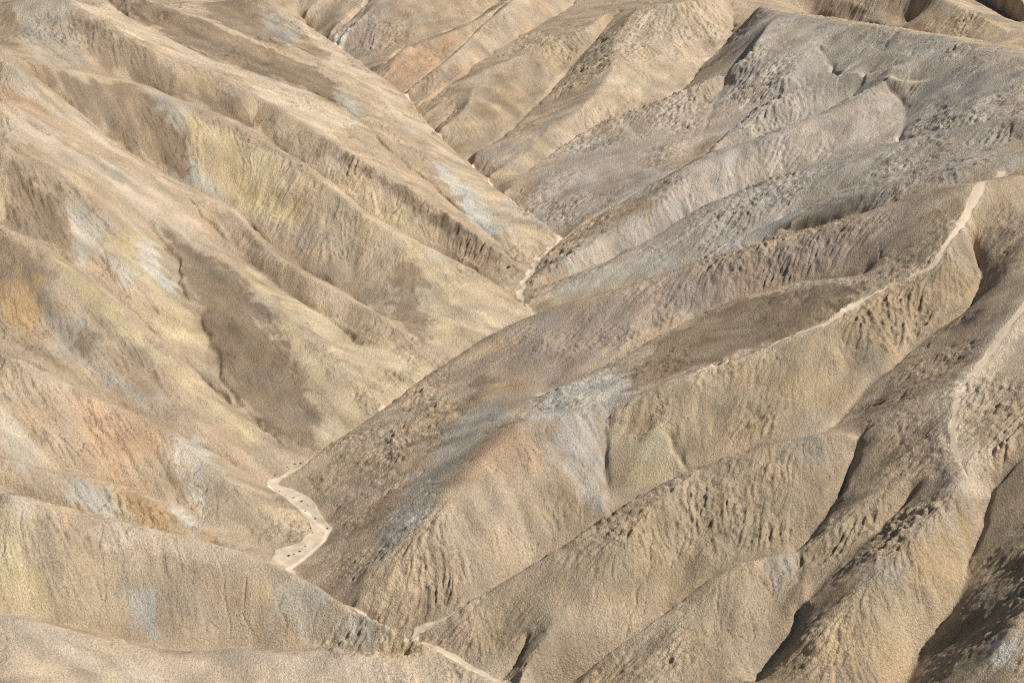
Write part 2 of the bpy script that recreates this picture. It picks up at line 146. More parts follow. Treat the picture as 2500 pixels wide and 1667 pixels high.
# mineral patches: outline on the ground (metres), colour, edge softness, strength
PATCHES = """
0.4,0.362,0.305 1.5 .6 -124.8,478.5 -119.3,513.2 -101.3,447.0 -111.8,432.0
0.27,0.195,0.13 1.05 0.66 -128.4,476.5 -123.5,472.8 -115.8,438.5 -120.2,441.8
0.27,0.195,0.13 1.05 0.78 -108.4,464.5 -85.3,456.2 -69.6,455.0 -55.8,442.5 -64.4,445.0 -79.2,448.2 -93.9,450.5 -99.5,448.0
0.53,0.42,0.25 1.5 .4 -82.3,456.5 -71.9,456.5 -69.3,451.5 -78.4,450.2
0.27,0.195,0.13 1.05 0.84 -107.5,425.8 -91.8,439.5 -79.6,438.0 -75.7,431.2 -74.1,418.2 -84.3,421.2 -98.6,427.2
0.4,0.362,0.305 1 .7 -84.0,441.0 -76.8,439.5 -76.5,429.8 -81.7,431.8
0.53,0.42,0.25 .8 .8 -76.0,437.8 -64.8,432.8 -56.0,425.8 -46.4,407.8 -48.0,403.2 -60.6,411.5 -68.9,415.2 -72.4,420.8 -74.7,431.5
0.43,0.41,0.345 .8 .7 -73.7,423.0 -67.0,416.0 -63.7,412.5 -68.8,414.8 -73.1,417.8
0.56,0.44,0.285 1.5 .6 -44.8,435.2 -32.9,425.0 -21.5,415.5 -11.1,396.2 -16.6,388.5 -28.4,398.0 -38.8,411.2
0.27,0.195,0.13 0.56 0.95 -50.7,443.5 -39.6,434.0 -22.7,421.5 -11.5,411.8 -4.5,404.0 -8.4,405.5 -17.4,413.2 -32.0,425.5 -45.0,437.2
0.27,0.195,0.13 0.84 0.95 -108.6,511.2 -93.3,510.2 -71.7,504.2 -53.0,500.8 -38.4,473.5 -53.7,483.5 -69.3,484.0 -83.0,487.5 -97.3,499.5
0.43,0.41,0.345 .8 .8 -46.0,485.2 -38.9,479.8 -39.2,469.0 -42.7,472.0
0.52,0.5,0.44 1 .85 -22.4,459.2 -10.3,450.5 -4.8,436.2 -1.6,419.5 -7.6,418.8 -14.3,439.8
0.58,0.455,0.325 1.5 .6 -63.5,556.2 -40.5,534.0 -27.4,517.8 -7.1,454.0 9.6,424.2 2.4,414.2 -10.2,444.8 -20.4,464.0 -31.3,483.5 -51.0,528.2
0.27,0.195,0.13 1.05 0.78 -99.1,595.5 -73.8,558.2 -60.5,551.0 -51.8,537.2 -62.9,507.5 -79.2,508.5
0.4,0.362,0.305 1 .6 -73.6,555.8 -66.1,557.0 -60.3,549.2 -65.6,510.5
0.58,0.455,0.325 1 .8 -108.8,468.0 -109.1,511.2 -96.8,496.8 -78.6,480.5 -68.9,481.2 -53.4,480.5 -38.1,468.8 -43.4,442.8 -54.3,449.0 -69.5,462.5 -81.1,459.5 -94.6,462.5
0.43,0.335,0.225 2 .5 -48.4,419.5 -31.5,403.8 -22.6,397.5 -18.5,388.2 -15.6,361.0 -19.2,361.2 -30.3,381.8 -43.8,399.2
0.56,0.44,0.285 1.5 .7 -21.3,387.8 -11.1,395.5 2.2,381.2 0.4,376.0 -10.3,361.2 -15.5,359.0 -19.9,377.5
0.27,0.195,0.13 0.84 0.78 -26.2,393.0 -19.5,391.2 -17.3,358.2 -24.7,366.0
0.58,0.455,0.325 1 .7 -114.9,421.2 -106.4,409.8 -98.2,412.8 -80.9,405.8 -71.4,401.8 -83.1,400.5 -96.5,400.2 -105.4,404.2 -111.2,406.0
0.5,0.325,0.205 1 0.54 -111.4,406.8 -101.5,402.8 -92.8,403.8 -83.3,401.2 -91.8,399.0 -99.8,391.2 -110.6,402.8
0.54,0.425,0.315 2 .7 -108.1,393.2 -90.5,392.5 -72.8,393.2 -65.3,385.2 -66.8,376.8 -76.0,379.5 -83.7,380.0 -96.4,379.2 -105.6,381.5
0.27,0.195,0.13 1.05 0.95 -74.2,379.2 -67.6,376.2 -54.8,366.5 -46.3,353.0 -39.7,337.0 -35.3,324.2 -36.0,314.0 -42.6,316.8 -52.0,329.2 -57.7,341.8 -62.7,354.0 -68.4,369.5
0.56,0.44,0.285 1.5 .6 -55.3,370.8 -41.3,354.2 -27.3,337.5 -22.2,322.2 -29.7,314.8 -34.7,317.2 -39.7,337.0 -48.3,355.2
0.56,0.44,0.285 1 .7 -58.3,379.8 -48.7,374.0 -36.3,366.0 -24.1,354.2 -14.8,351.5 -20.0,327.5 -32.1,345.8 -46.3,361.0
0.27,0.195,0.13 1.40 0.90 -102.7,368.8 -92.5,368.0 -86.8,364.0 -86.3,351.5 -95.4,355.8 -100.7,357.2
0.43,0.41,0.345 1 .6 -87.0,365.2 -82.5,368.0 -81.9,359.5 -84.2,349.2 -87.2,354.0
0.53,0.42,0.25 1 .65 -81.2,365.5 -76.1,375.0 -69.9,362.5 -65.0,352.5 -60.7,346.0 -57.9,337.2 -63.0,338.5 -74.8,352.2 -79.0,357.0
0.55,0.52,0.45 .8 .85 -77.0,370.2 -74.0,370.0 -70.5,361.5 -66.2,355.0 -70.4,355.2 -74.6,361.0
0.43,0.41,0.345 .8 .6 -78.3,355.8 -74.8,352.2 -74.8,347.0 -77.9,350.8
0.56,0.44,0.285 1 .6 -73.4,353.5 -65.0,352.5 -58.5,341.2 -55.9,334.0 -59.9,333.8 -65.9,336.5
0.27,0.195,0.13 1.05 0.90 -97.0,343.2 -91.8,341.2 -87.0,337.0 -83.9,328.2 -89.4,328.5 -94.9,332.5
0.44,0.285,0.13 1.5 0.72 -95.1,333.5 -88.3,335.2 -85.2,323.0 -89.0,318.8 -92.8,322.2
0.53,0.42,0.25 .8 .8 -86.1,340.5 -75.6,335.2 -62.6,327.2 -50.6,318.5 -45.1,312.0 -53.3,315.8 -65.4,325.0 -76.6,331.5 -84.3,334.8
0.4,0.362,0.305 1.5 .6 -85.7,329.8 -78.5,328.5 -73.9,319.5 -66.5,316.2 -60.5,312.0 -66.0,313.0 -76.5,317.0 -83.0,319.2
0.27,0.195,0.13 0.70 0.78 -80.6,327.5 -76.5,326.0 -76.3,320.5 -79.9,321.0
0.5,0.325,0.205 1.2 0.72 -76.4,305.8 -64.3,304.2 -61.5,300.5 -64.8,293.0 -58.2,287.8 -64.5,290.5 -70.5,292.5 -75.4,300.0
0.55,0.52,0.45 1 .6 -58.4,308.2 -53.6,305.8 -48.6,292.0 -50.8,286.5 -55.3,292.8
0.55,0.52,0.45 .8 .7 -56.8,288.0 -52.8,285.2 -52.2,276.8 -55.4,279.5
0.43,0.41,0.345 .8 .6 -86.6,294.8 -82.3,294.5 -78.5,289.5 -80.0,281.5 -84.6,285.8
0.43,0.41,0.345 .6 .8 -73.3,282.2 -67.8,282.8 -63.3,280.8 -64.2,277.5 -69.8,278.0 -73.9,277.8
0.44,0.285,0.13 .7 0.72 -63.8,283.5 -58.1,283.2 -52.4,278.0 -49.3,276.2 -55.0,277.0 -60.9,278.5
0.43,0.335,0.225 1.5 .6 -51.3,301.0 -40.3,296.2 -34.8,285.5 -39.8,278.5 -47.2,281.2 -52.1,291.2
0.53,0.42,0.25 1 .8 -78.7,262.2 -74.6,262.0 -72.0,258.0 -69.2,249.2 -72.3,248.5 -76.0,248.5
0.54,0.425,0.315 1.2 .7 -82.0,274.8 -71.9,265.0 -61.5,264.5 -49.2,264.5 -37.6,262.0 -41.5,260.8 -52.2,261.5 -62.0,260.8 -72.0,261.8 -78.8,263.0
0.43,0.335,0.225 1.5 .6 -71.0,259.5 -58.4,258.2 -55.2,249.2 -62.7,248.2 -68.0,249.5
0.4,0.362,0.305 .7 .9 -57.7,253.2 -54.7,255.2 -52.8,250.5 -53.7,247.5 -57.7,248.5
0.43,0.41,0.345 1 .45 -38.7,259.8 -33.3,259.2 -26.3,254.5 -20.6,248.5 -31.3,250.5 -35.4,252.5
0.53,0.42,0.25 .8 .7 -19.4,250.2 -11.3,243.8 -4.8,239.2 -11.2,242.5 -17.9,246.8
0.4,0.362,0.305 .8 .6 -22.8,252.2 -18.7,249.2 -19.2,247.0 -23.3,248.8
0.54,0.425,0.315 1 .8 -75.5,246.5 -61.0,241.0 -49.5,241.0 -40.8,243.8 -30.8,243.0 -21.1,243.5 -10.9,242.0 -2.3,237.8 -2.3,236.2 -10.2,236.5 -18.1,235.8 -26.0,235.2 -33.8,234.5 -41.6,233.8 -49.1,232.0 -56.0,228.5 -62.7,224.8 -69.3,221.8
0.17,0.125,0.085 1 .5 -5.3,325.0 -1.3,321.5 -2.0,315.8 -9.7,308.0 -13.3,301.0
0.44,0.285,0.13 1 0.48 -2.1,321.8 5.1,324.5 1.9,314.2 -4.4,312.8 -15.9,290.8 -17.5,294.0 -10.0,306.2
0.4,0.362,0.305 1.2 .8 -10.5,308.8 -2.0,314.8 0.3,298.5 -5.6,294.8 -11.7,276.8 -17.3,262.8 -22.8,262.2 -19.4,275.0 -14.5,292.8
0.36,0.28,0.225 2 0.84 2.0,340.8 13.8,344.5 25.7,348.0 44.2,349.0 56.6,349.0 68.8,348.5 81.7,348.5 71.9,338.0 55.9,342.2 44.0,341.5 31.6,337.0 18.0,325.2 5.8,317.2 -2.1,323.5
0.52,0.48,0.425 1.5 .7 5.0,312.5 18.9,314.0 21.6,306.2 19.6,298.5 9.0,291.0 1.8,292.8
0.46,0.415,0.36 1.5 .7 3.2,290.5 16.6,297.5 14.8,273.8 11.5,276.8 6.0,285.0
0.48,0.37,0.255 1.5 .7 -5.6,292.2 1.0,292.0 5.3,284.0 8.6,272.2 1.6,264.8 -6.4,257.8 -18.4,254.8 -25.4,259.8 -15.4,265.2 -10.2,275.2
0.5,0.325,0.205 1.5 0.66 -6.3,290.8 1.7,290.5 4.6,283.8 -1.8,279.0 -8.2,278.2
0.27,0.195,0.13 0.84 0.95 42.6,333.8 54.5,333.0 64.1,328.5 59.0,320.5 48.3,315.2 35.5,310.5 24.5,305.5 19.1,303.0 21.1,312.0 30.7,326.0
0.4,0.3,0.19 2 .75 24.1,299.8 34.9,304.5 45.1,308.2 55.4,311.8 63.9,318.2 76.6,325.0 83.5,323.5 81.6,317.8 68.5,308.0 59.2,298.8 50.1,288.8 40.2,286.2 30.3,283.5 15.7,274.5 16.5,295.5 19.6,297.2
0.53,0.42,0.25 1 .7 22.2,292.0 25.9,291.8 28.9,283.0 17.9,277.5 19.0,286.0
0.4,0.3,0.19 2 .5 81.9,349.5 103.2,369.8 94.2,334.5 86.5,331.5 76.8,326.2 75.0,337.8
0.58,0.455,0.325 1.2 .8 86.0,300.2 84.1,291.8 76.0,280.5 71.5,271.8 70.6,260.2 67.8,256.2 67.7,263.8 68.5,273.2 71.3,281.0 79.8,292.0
0.4,0.3,0.19 2 .6 15.4,269.2 29.5,275.5 38.4,277.8 47.4,280.0 56.0,279.5 48.4,265.8 43.8,261.0 35.2,252.8 27.6,250.8 19.1,249.0 8.3,260.0
0.36,0.285,0.185 1.5 .5 1.6,258.8 15.1,262.5 11.5,255.2 4.8,246.8 -1.7,243.0 -7.5,246.2
0.4,0.362,0.305 1 .5 46.1,281.0 52.8,279.2 53.2,276.0 46.9,276.2
0.4,0.3,0.19 1.5 .5 10.4,239.0 19.5,244.8 27.5,250.2 34.2,253.0 43.8,256.2 41.2,234.8 34.0,236.0 25.8,234.0 18.2,236.0
0.4,0.362,0.305 1 .7 36.3,259.0 42.5,256.5 43.4,250.5 37.9,251.0
0.36,0.285,0.185 1.5 .5 45.2,261.0 53.1,260.5 61.7,263.8 66.2,264.0 60.2,252.5 49.4,246.8 43.6,245.2
0.49,0.36,0.215 1.5 .7 44.2,240.8 55.8,245.5 68.4,255.2 69.6,254.2 64.0,240.5 54.8,229.0 43.4,226.8 35.8,231.8
0.4,0.362,0.305 1 .5 51.5,241.5 57.8,245.8 58.6,243.0 52.2,237.2
0.44,0.285,0.13 1.5 0.48 66.1,254.0 70.4,255.2 67.2,248.2 62.0,248.5
0.36,0.285,0.185 2 .5 77.2,260.2 71.8,255.8 67.6,247.0 63.4,237.5 55.5,226.8 58.5,215.8 63.5,220.0 68.4,223.8 73.8,245.2
0.55,0.52,0.45 .5 .8 63.6,219.5 65.2,217.2 64.7,214.5 62.9,216.2
0.42,0.375,0.325 3 .75 68.2,564.8 76.3,532.0 88.5,507.2 100.6,489.5 111.3,470.2 121.3,445.0 113.6,412.0 103.7,372.0 88.0,376.0 78.6,378.8 69.6,385.5 59.8,389.2 44.4,351.2 25.9,350.5 11.8,391.5 7.3,406.0 19.8,413.2 32.6,420.8 49.6,453.0 53.0,489.2
0.5,0.42,0.345 2 .65 81.8,451.0 90.8,454.5 90.3,433.8 73.9,430.8 53.5,429.0 42.8,423.0 24.1,410.0 12.0,402.0 24.2,412.2 34.7,422.5 45.8,435.8 67.3,444.5
0.36,0.285,0.185 1 .6 4.1,383.0 21.2,389.2 28.8,390.8 19.0,349.5 6.2,344.0
0.43,0.41,0.345 1 .5 28.8,391.5 36.4,392.2 31.3,401.8 21.5,396.0 10.7,385.2 21.1,388.5
0.58,0.455,0.325 2 .65 39.9,571.0 66.5,581.0 65.1,559.8 46.4,518.2 36.1,507.2 17.4,478.5 4.9,465.5 11.0,496.8 23.2,512.8 31.1,552.0
0.36,0.28,0.225 1.5 0.84 -11.1,489.8 10.3,497.0 5.0,482.0 -7.4,471.5 -11.6,471.8
0.36,0.285,0.185 1.5 .6 -2.9,467.2 9.8,494.2 13.3,493.8 6.1,477.5 -7.0,448.0
0.4,0.3,0.19 2 .5 -14.2,522.5 7.0,557.2 30.1,585.5 16.1,562.0 2.9,520.0 -8.9,495.0 -13.0,473.5 -22.9,470.8
0.5,0.325,0.205 1 0.95 -26.8,530.0 -12.4,557.0 -8.7,566.2 -9.9,560.8 -21.9,532.2
0.5,0.325,0.205 1.5 0.95 -38.3,567.0 -31.9,577.5 -16.0,591.2 -16.9,580.0 -30.2,548.0 -32.8,549.2
0.36,0.28,0.225 2 0.84 -56.2,599.2 -44.7,616.0 -36.3,618.2 -41.1,602.0 -40.8,575.0 -43.3,538.8
0.52,0.5,0.44 1 .95 -55.4,552.8 -48.7,631.8 -45.0,625.0 -57.4,600.2
0.42,0.375,0.325 1.5 .6 28.5,486.2 36.0,456.5 39.6,435.0 23.0,430.0 9.4,426.2 -1.7,443.5 12.8,475.2
0.5,0.42,0.345 1.5 .6 30.1,486.0 48.6,491.0 52.6,484.5 47.0,458.8 34.1,442.5 30.9,478.8
0.49,0.36,0.215 2 .5 118.0,587.8 133.8,568.5 150.8,556.5 125.1,459.2 131.7,557.0 120.9,581.0
"""
f4 = np.float32
X0, X1, Y0, Y1 = -190.0, 190.0, 170.0, 680.0


def read_lines(txt):
    out = []
    for l in txt.strip().splitlines():
        w = l.split()
        if len(w) > 2:
            out.append((w[0], w[1], np.array([[float(v) for v in q.split(',')] for q in w[2:]])))
    return out


def spline(p, n=8):
    if len(p) < 3:
        t = np.linspace(0, 1, n * 2)[:, None]
        return p[0] * (1 - t) + p[-1] * t
    q = np.vstack([2 * p[0] - p[1], p, 2 * p[-1] - p[-2]])
    out = []
    for i in range(1, len(q) - 2):
        a, b, c, d = q[i - 1], q[i], q[i + 1], q[i + 2]
        m1, m2 = (c - a) * .4, (d - b) * .4
        for t in np.linspace(0, 1, n, endpoint=False):
            out.append((2 * t**3 - 3 * t * t + 1) * b + (t**3 - 2 * t * t + t) * m1 + (-2 * t**3 + 3 * t * t) * c + (t**3 - t * t) * m2)
    out.append(q[-2])
    return np.array(out)


def bil(z, i, j):
    i = np.clip(i, 0, z.shape[0] - 1.002)
    j = np.clip(j, 0, z.shape[1] - 1.002)
    a = i.astype(np.int32)
    b = j.astype(np.int32)
    u = (i - a).astype(f4)
    v = (j - b).astype(f4)
    n = z.shape[1]
    k = a * n + b
    zf = z.ravel()
    u1 = 1 - u
    v1 = 1 - v
    return zf[k] * u1 * v1 + zf[k + n] * u * v1 + zf[k + 1] * u1 * v + zf[k + n + 1] * u * v


def bmat(n, m):
    """cubic B-spline upsampling matrix from m knots to n samples"""
    x = np.linspace(1.0, m - 2.001, n)
    k = x.astype(int)
    t = x - k
    M = np.zeros((n, m), f4)
    r = np.arange(n)
    M[r, k - 1] = (1 - t)**3 / 6
    M[r, k] = (3 * t**3 - 6 * t * t + 4) / 6
    M[r, k + 1] = (-3 * t**3 + 3 * t * t + 3 * t + 1) / 6
    M[r, np.minimum(k + 2, m - 1)] += t**3 / 6
    return M


def noise(shape, step, wl, seed):
    """smooth random field, wavelength wl metres, about unit variance"""
    rg = np.random.default_rng(seed)
    m = [int(s * step / wl * 2) + 5 for s in shape]
    return (bmat(shape[0], m[0]) @ rg.standard_normal(m).astype(f4) @ bmat(shape[1], m[1]).T) * 2.1


def upgrid(z, shape):
    i = np.linspace(0, z.shape[0] - 1, shape[0])[:, None] + np.zeros((1, shape[1]))
    j = np.linspace(0, z.shape[1] - 1, shape[1])[None, :] + np.zeros((shape[0], 1))
    return bil(z.astype(f4), i, j)


def blur(z, s):
    """separable gaussian, s in cells"""
    r = int(math.ceil(s * 2.6))
    k = np.exp(-.5 * (np.arange(-r, r + 1) / s)**2)
    k = (k / k.sum()).astype(f4)
    p = np.pad(z, ((r, r), (0, 0)), mode='edge')
    z = sum(k[i] * p[i:i + z.shape[0]] for i in range(2 * r + 1))
    p = np.pad(z, ((0, 0), (r, r)), mode='edge')
    return sum(k[i] * p[:, i:i + z.shape[1]] for i in range(2 * r + 1)).astype(f4)


def raster(L, step, value):
    nx = int(round((X1 - X0) / step)) + 1
    ny = int(round((Y1 - Y0) / step)) + 1
    s = np.zeros((ny, nx), f4)
    w = np.zeros((ny, nx), f4)
    for l in L:
        q = l[3]
        for a, b in zip(q[:-1], q[1:]):
            m = max(2, int(np.hypot(b[0] - a[0], b[1] - a[1]) / step * 2) + 1)
            t = np.linspace(0, 1, m)[:, None]
            r = a * (1 - t) + b * t
            i = np.rint((r[:, 1] - Y0) / step).astype(int)
            j = np.rint((r[:, 0] - X0) / step).astype(int)
            ok = (i >= 0) & (i < ny) & (j >= 0) & (j < nx)
            np.add.at(s, (i[ok], j[ok]), value(l, r[ok]))
            np.add.at(w, (i[ok], j[ok]), 1)
    m = w > 0
    s[m] /= w[m]
    return s, m


def membrane(L, value, fine=0):
    z = None
    for st, its in ((16, 500), (8, 400), (4, 300), (2, 200), (1, 160)) + ((.5, 90),) * fine:
        s, m = raster(L, st, value)
        z = np.full(s.shape, s[m].mean(), f4) if z is None else upgrid(z, s.shape)
        z = np.where(m, s, z)
        for _ in range(its):
            p = np.pad(z, 1, mode='edge')
            z = np.where(m, s, f4(.25) * (p[:-2, 1:-1] + p[2:, 1:-1] + p[1:-1, :-2] + p[1:-1, 2:]))
    return z


L = [l + (spline(l[2]),) for l in read_lines(LINES)]
z1 = membrane(L, lambda l, r: r[:, 2], 1)                            # the bare relief, 0.5 m grid
rel = membrane(L, lambda l, r: 1.0 if l[0] == 'C' else 0.0)          # 1 on the crests, 0 in the gullies
ROUND = ('At', 'A2', 'Am', 'Pl', 'Pl2', 'F', 'F2', 'H1', 'H2', 'Ct', 'C2', 'R4', 'R9', 'R9f', 'S1')
soft, _ = raster([l for l in L if l[1] in ROUND], .5, lambda l, r: 1.0)
wide = np.clip(blur(soft, 6) * 13, 0, 1)
gul, _ = raster([l for l in L if l[0] == 'G'], .5, lambda l, r: 1.0)
keep = np.clip(blur(gul, 2.2) * 5, 0, 1)
zs = blur(z1, .9)
zw = blur(z1, 3.0)
zm = zs * (1 - wide) + zw * wide
zm = zm * (1 - keep) + blur(z1, 0.8) * keep

# ---------------------------------------------------------------- erosion: rills that follow the fall line
def fall(z, step, s):
    gy, gx = np.gradient(blur(z, s / step), step)
    g = np.sqrt(gx * gx + gy * gy) + 1e-4
    return gx / g, gy / g, g


def streak(n, dx, dy, step, length, k):
    """average a field along the fall line"""
    ny, nx = n.shape
    I, J = np.meshgrid(np.arange(ny, dtype=f4), np.arange(nx, dtype=f4), indexing='ij')
    acc = n.copy()
    h = length / k / step
    for sg in (1, -1):
        a, b = I.copy(), J.copy()
        for _ in range(k):
            u = bil(dy, a, b)
            v = bil(dx, a, b)
            a += sg * h * u
            b += sg * h * v
            acc += bil(n, a, b)
    acc /= acc.std()
    return acc


S2 = 0.5
sh2 = (int((Y1 - Y0) / S2) + 1, int((X1 - X0) / S2) + 1)
z2 = zm.copy()
r2 = upgrid(rel, sh2)
dx2, dy2, g2 = fall(z2, S2, 2.0)
steep = np.clip((g2 - .12) / .35, 0, 1)
body = np.clip((1 - r2) * 2.2, 0, 1)
low = np.clip(r2 * 4, 0, 1)
big = streak(noise(sh2, S2, 9.0, 1), dx2, dy2, S2, 13.0, 13)
bigr = -np.abs(big)                                                    # sharp-bottomed? inverted below
z2 = z2 + (np.minimum(np.abs(big), 1.8) - .8) * .42 * steep * body * low
dx2, dy2, g2 = fall(z2, S2, 1.2)
mid = streak(noise(sh2, S2, 3.0, 2), dx2, dy2, S2, 6.0, 9)
patchy = np.clip(.55 + .5 * noise(sh2, S2, 30, 3), .12, 1.3)
z2 = z2 + (np.minimum(np.abs(mid), 1.8) - .8) * .19 * steep * np.clip((1.05 - r2) * 3, 0, 1) * low * patchy
belly = np.clip(r2 * (1 - r2) * 5, 0, 1)
lump = noise(sh2, S2, 14, 4) * .2 + noise(sh2, S2, 6, 5) * .13
z2 = z2 + lump * (belly + .15 * np.clip(r2 * 5, 0, 1))

def poly_mask(P, soft):
    """1 inside the outline, fading over soft metres; returns slice and mask"""
    i0 = max(0, int((P[:, 1].min() - soft * 2 - Y0) / S2))
    i1 = min(sh2[0], int((P[:, 1].max() + soft * 2 - Y0) / S2) + 2)
    j0 = max(0, int((P[:, 0].min() - soft * 2 - X0) / S2))
    j1 = min(sh2[1], int((P[:, 0].max() + soft * 2 - X0) / S2) + 2)
    if i1 <= i0 or j1 <= j0:
        return None
    y = (Y0 + np.arange(i0, i1) * S2)[:, None] + WY[i0:i1, j0:j1] * .55
    x = (X0 + np.arange(j0, j1) * S2)[None, :] + WX[i0:i1, j0:j1] * .55
    inside = np.zeros(y.shape, bool)
    dist = np.full(y.shape, 1e9)
    n = len(P)
    for k in range(n):
        ax, ay = P[k]
        bx, by = P[(k + 1) % n]
        c = ((ay > y) != (by > y)) & (x < (bx - ax) * (y - ay) / ((by - ay) if by != ay else 1e-9) + ax)
        inside ^= c
        ex, ey = bx - ax, by - ay
        t = np.clip(((x - ax) * ex + (y - ay) * ey) / (ex * ex + ey * ey + 1e-9), 0, 1)
        dist = np.minimum(dist, np.hypot(x - ax - t * ex, y - ay - t * ey))
    sd = np.where(inside, dist, -dist)
    k = FEA[i0:i1, j0:j1]
    return (slice(i0, i1), slice(j0, j1)), np.clip(.5 + (sd + k * soft * 1.0) / (1.2 * soft), 0, 1)


FEA = streak(noise(sh2, S2, 1.6, 25), dx2, dy2, S2, 5.0, 6) * .6 + noise(sh2, S2, 2.2, 26) * .6
WX = noise(sh2, S2, 5, 21) * .9 + noise(sh2, S2, 2.0, 22) * .5
WY = noise(sh2, S2, 5, 23) * .9 + noise(sh2, S2, 2.0, 24) * .5

# how rough the crust is, region by region
ROUGHNESS = """
0.3 1 -75.5,246.5 -61.0,241.0 -49.5,241.0 -40.8,243.8 -21.1,243.5 -10.9,242.0 -2.3,237.8 -2.3,236.2 -69.3,221.8
0.45 1 -63.5,556.2 -40.5,534.0 -27.4,517.8 -7.1,454.0 9.6,424.2 2.4,414.2 -10.2,444.8 -31.3,483.5 -51.0,528.2
0.5 2 -114.7,420.5 -98.1,412.2 -80.7,404.8 -66.6,393.8 -66.8,376.8 -82.4,372.8 -94.4,369.8 -105.1,379.2
0.5 1 -82.0,274.8 -71.9,265.0 -61.5,264.5 -49.2,264.5 -37.6,262.0 -41.5,260.8 -52.2,261.5 -62.0,260.8 -72.0,261.8 -78.8,263.0
0.5 1.5 -100.2,355.0 -83.9,339.2 -75.6,335.2 -62.6,327.2 -50.6,318.5 -45.1,312.0 -53.3,315.8 -65.4,325.0 -85.4,336.5
0.6 3 76.3,532.0 121.3,445.0 114.5,415.8 99.4,463.0 83.1,496.0 68.4,506.8
0.6 2 -68.4,428.8 -47.1,416.5 -16.6,388.5 2.2,381.2 -15.3,351.2 -37.8,374.2 -60.3,409.0
1.3 2 -36.8,306.0 -14.4,330.0 2.0,340.8 10.2,336.0 -2.1,323.5 -7.3,306.2 -16.0,294.5 -22.7,271.2 -27.8,257.5 -34.0,271.0 -30.2,279.8 -29.6,285.5 -36.0,298.0
1.3 1.5 -10.2,249.2 15.4,268.5 29.6,276.0 22.2,270.0 17.6,262.8 11.4,258.0 2.9,249.2 -4.9,243.2
1.3 2 77.2,260.2 71.8,255.8 63.4,237.5 55.5,226.8 58.5,215.8 68.4,223.8
1.3 2 61.7,263.8 68.2,264.5 64.9,254.0 55.9,246.0 43.9,239.0 33.5,232.5 45.7,242.8 52.2,249.2
1.3 2 11.7,426.2 34.6,437.2 44.8,446.5 42.7,434.5 24.3,414.8 15.1,407.0 6.2,402.2
1.3 2 84.3,323.8 91.8,324.2 87.6,306.5 67.6,295.8 51.8,285.8 61.2,299.8
"""
rgh = np.clip(.6 + .35 * noise(sh2, S2, 22, 7) + .25 * noise(sh2, S2, 7, 77), .15, 1.4)
for l in ROUGHNESS.strip().splitlines():
    w = l.split()
    r = poly_mask(np.array([[float(v) for v in q.split(',')] for q in w[2:]]), float(w[1]))
    if r is not None:
        rgh[r[0]] = rgh[r[0]] * (1 - r[1]) + float(w[0]) * rgh[r[0]] * r[1]

S3 = 0.25
sh3 = (int((Y1 - Y0) / S3) + 1, int((X1 - X0) / S3) + 1)
z3 = upgrid(z2, sh3)
dx3, dy3, g3 = fall(z3, S3, .8)
fine = streak(noise(sh3, S3, .85, 6), dx3, dy3, S3, 2.6, 7)
r3 = upgrid(rel, sh3)
steep3 = np.clip((g3 - .10) / .35, 0, 1)
rough = upgrid(rgh, sh3)
z3 = z3 + (np.minimum(np.abs(fine), 1.6) - .7) * .24 * (.25 + .75 * steep3) * np.clip(r3 * 6, .1, 1) * rough
crk = streak(noise(sh3, S3, 2.6, 66), dx3, dy3, S3, 5.0, 8)
crk = np.exp(-(crk / .085)**2) * np.clip(upgrid(noise(sh2, S2, 10, 67), sh3) * 1.2 + .35, 0, 1) * steep3
z3 = z3 - crk * .3 * np.clip(r3 * (1.02 - r3) * 6, 0, 1)
del crk
g1 = noise(sh3, S3, .75, 8)
g2n = noise(sh3, S3, 1.7, 9)
pit = np.clip(noise(sh3, S3, 1.3, 10) - 1.1, 0, 1.2)
z3 = z3 + (np.abs(g1) * -.06 - np.abs(g2n) * .10 - pit * .22 + np.clip(noise(sh3, S3, 1.05, 101) - .5, 0, 1.3) * .16 * rough + np.clip(np.abs(noise(sh3, S3, 2.6, 102)), 0, 1.5) * .12) * rough * np.clip(r3 * 6, .08, 1)
# the gullies have cut narrow channels with steep little banks
cut, _ = raster([l for l in L if l[0] == 'G' and l[1] not in ('wash', 'bankl', 'bankr', 'R89', 'R9g')], S3, lambda l, r: 1.0)
cut = np.clip(blur(cut, 1.5) * 3.2, 0, 1)
wv = bil(cut, np.arange(sh3[0], dtype=f4)[:, None] + upgrid(noise(sh2, S2, 3.5, 11), sh3) * 1.3, np.arange(sh3[1], dtype=f4)[None, :] + upgrid(noise(sh2, S2, 3.5, 12), sh3) * 1.3)
z3 = z3 - wv * .8 * np.clip(.6 + .5 * upgrid(noise(sh2, S2, 9, 13), sh3), .1, 1.4)
del pit, cut, wv
del fine, g1, g2n

# ---------------------------------------------------------------- mineral colours on the ground, 0.5 m grid
BASE = np.array((.445, .335, .228), f4)


yy = np.linspace(Y0, Y1, sh2[0])[:, None]
xx = np.linspace(X0, X1, sh2[1])[None, :]
col = np.zeros(sh2 + (3,), f4) + BASE
crestc = np.clip(r2 * 2.2 - 1.2, 0, 1)[..., None]
col = col * (1 - .5 * crestc) + np.array((.50, .385, .275), f4) * .5 * crestc
brn = np.clip(noise(sh2, S2, 26, 31) * .5 + noise(sh2, S2, 9, 32) * .3, 0, 1)[..., None]
col = col * (1 - .22 * brn) + np.array((.27, .19, .125), f4) * .22 * brn
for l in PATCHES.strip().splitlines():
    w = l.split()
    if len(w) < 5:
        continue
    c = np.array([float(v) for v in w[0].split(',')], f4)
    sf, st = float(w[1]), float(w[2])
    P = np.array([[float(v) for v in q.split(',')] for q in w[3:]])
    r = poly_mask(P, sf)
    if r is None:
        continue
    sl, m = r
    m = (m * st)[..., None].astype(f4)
    col[sl] = col[sl] * (1 - m) + c * m
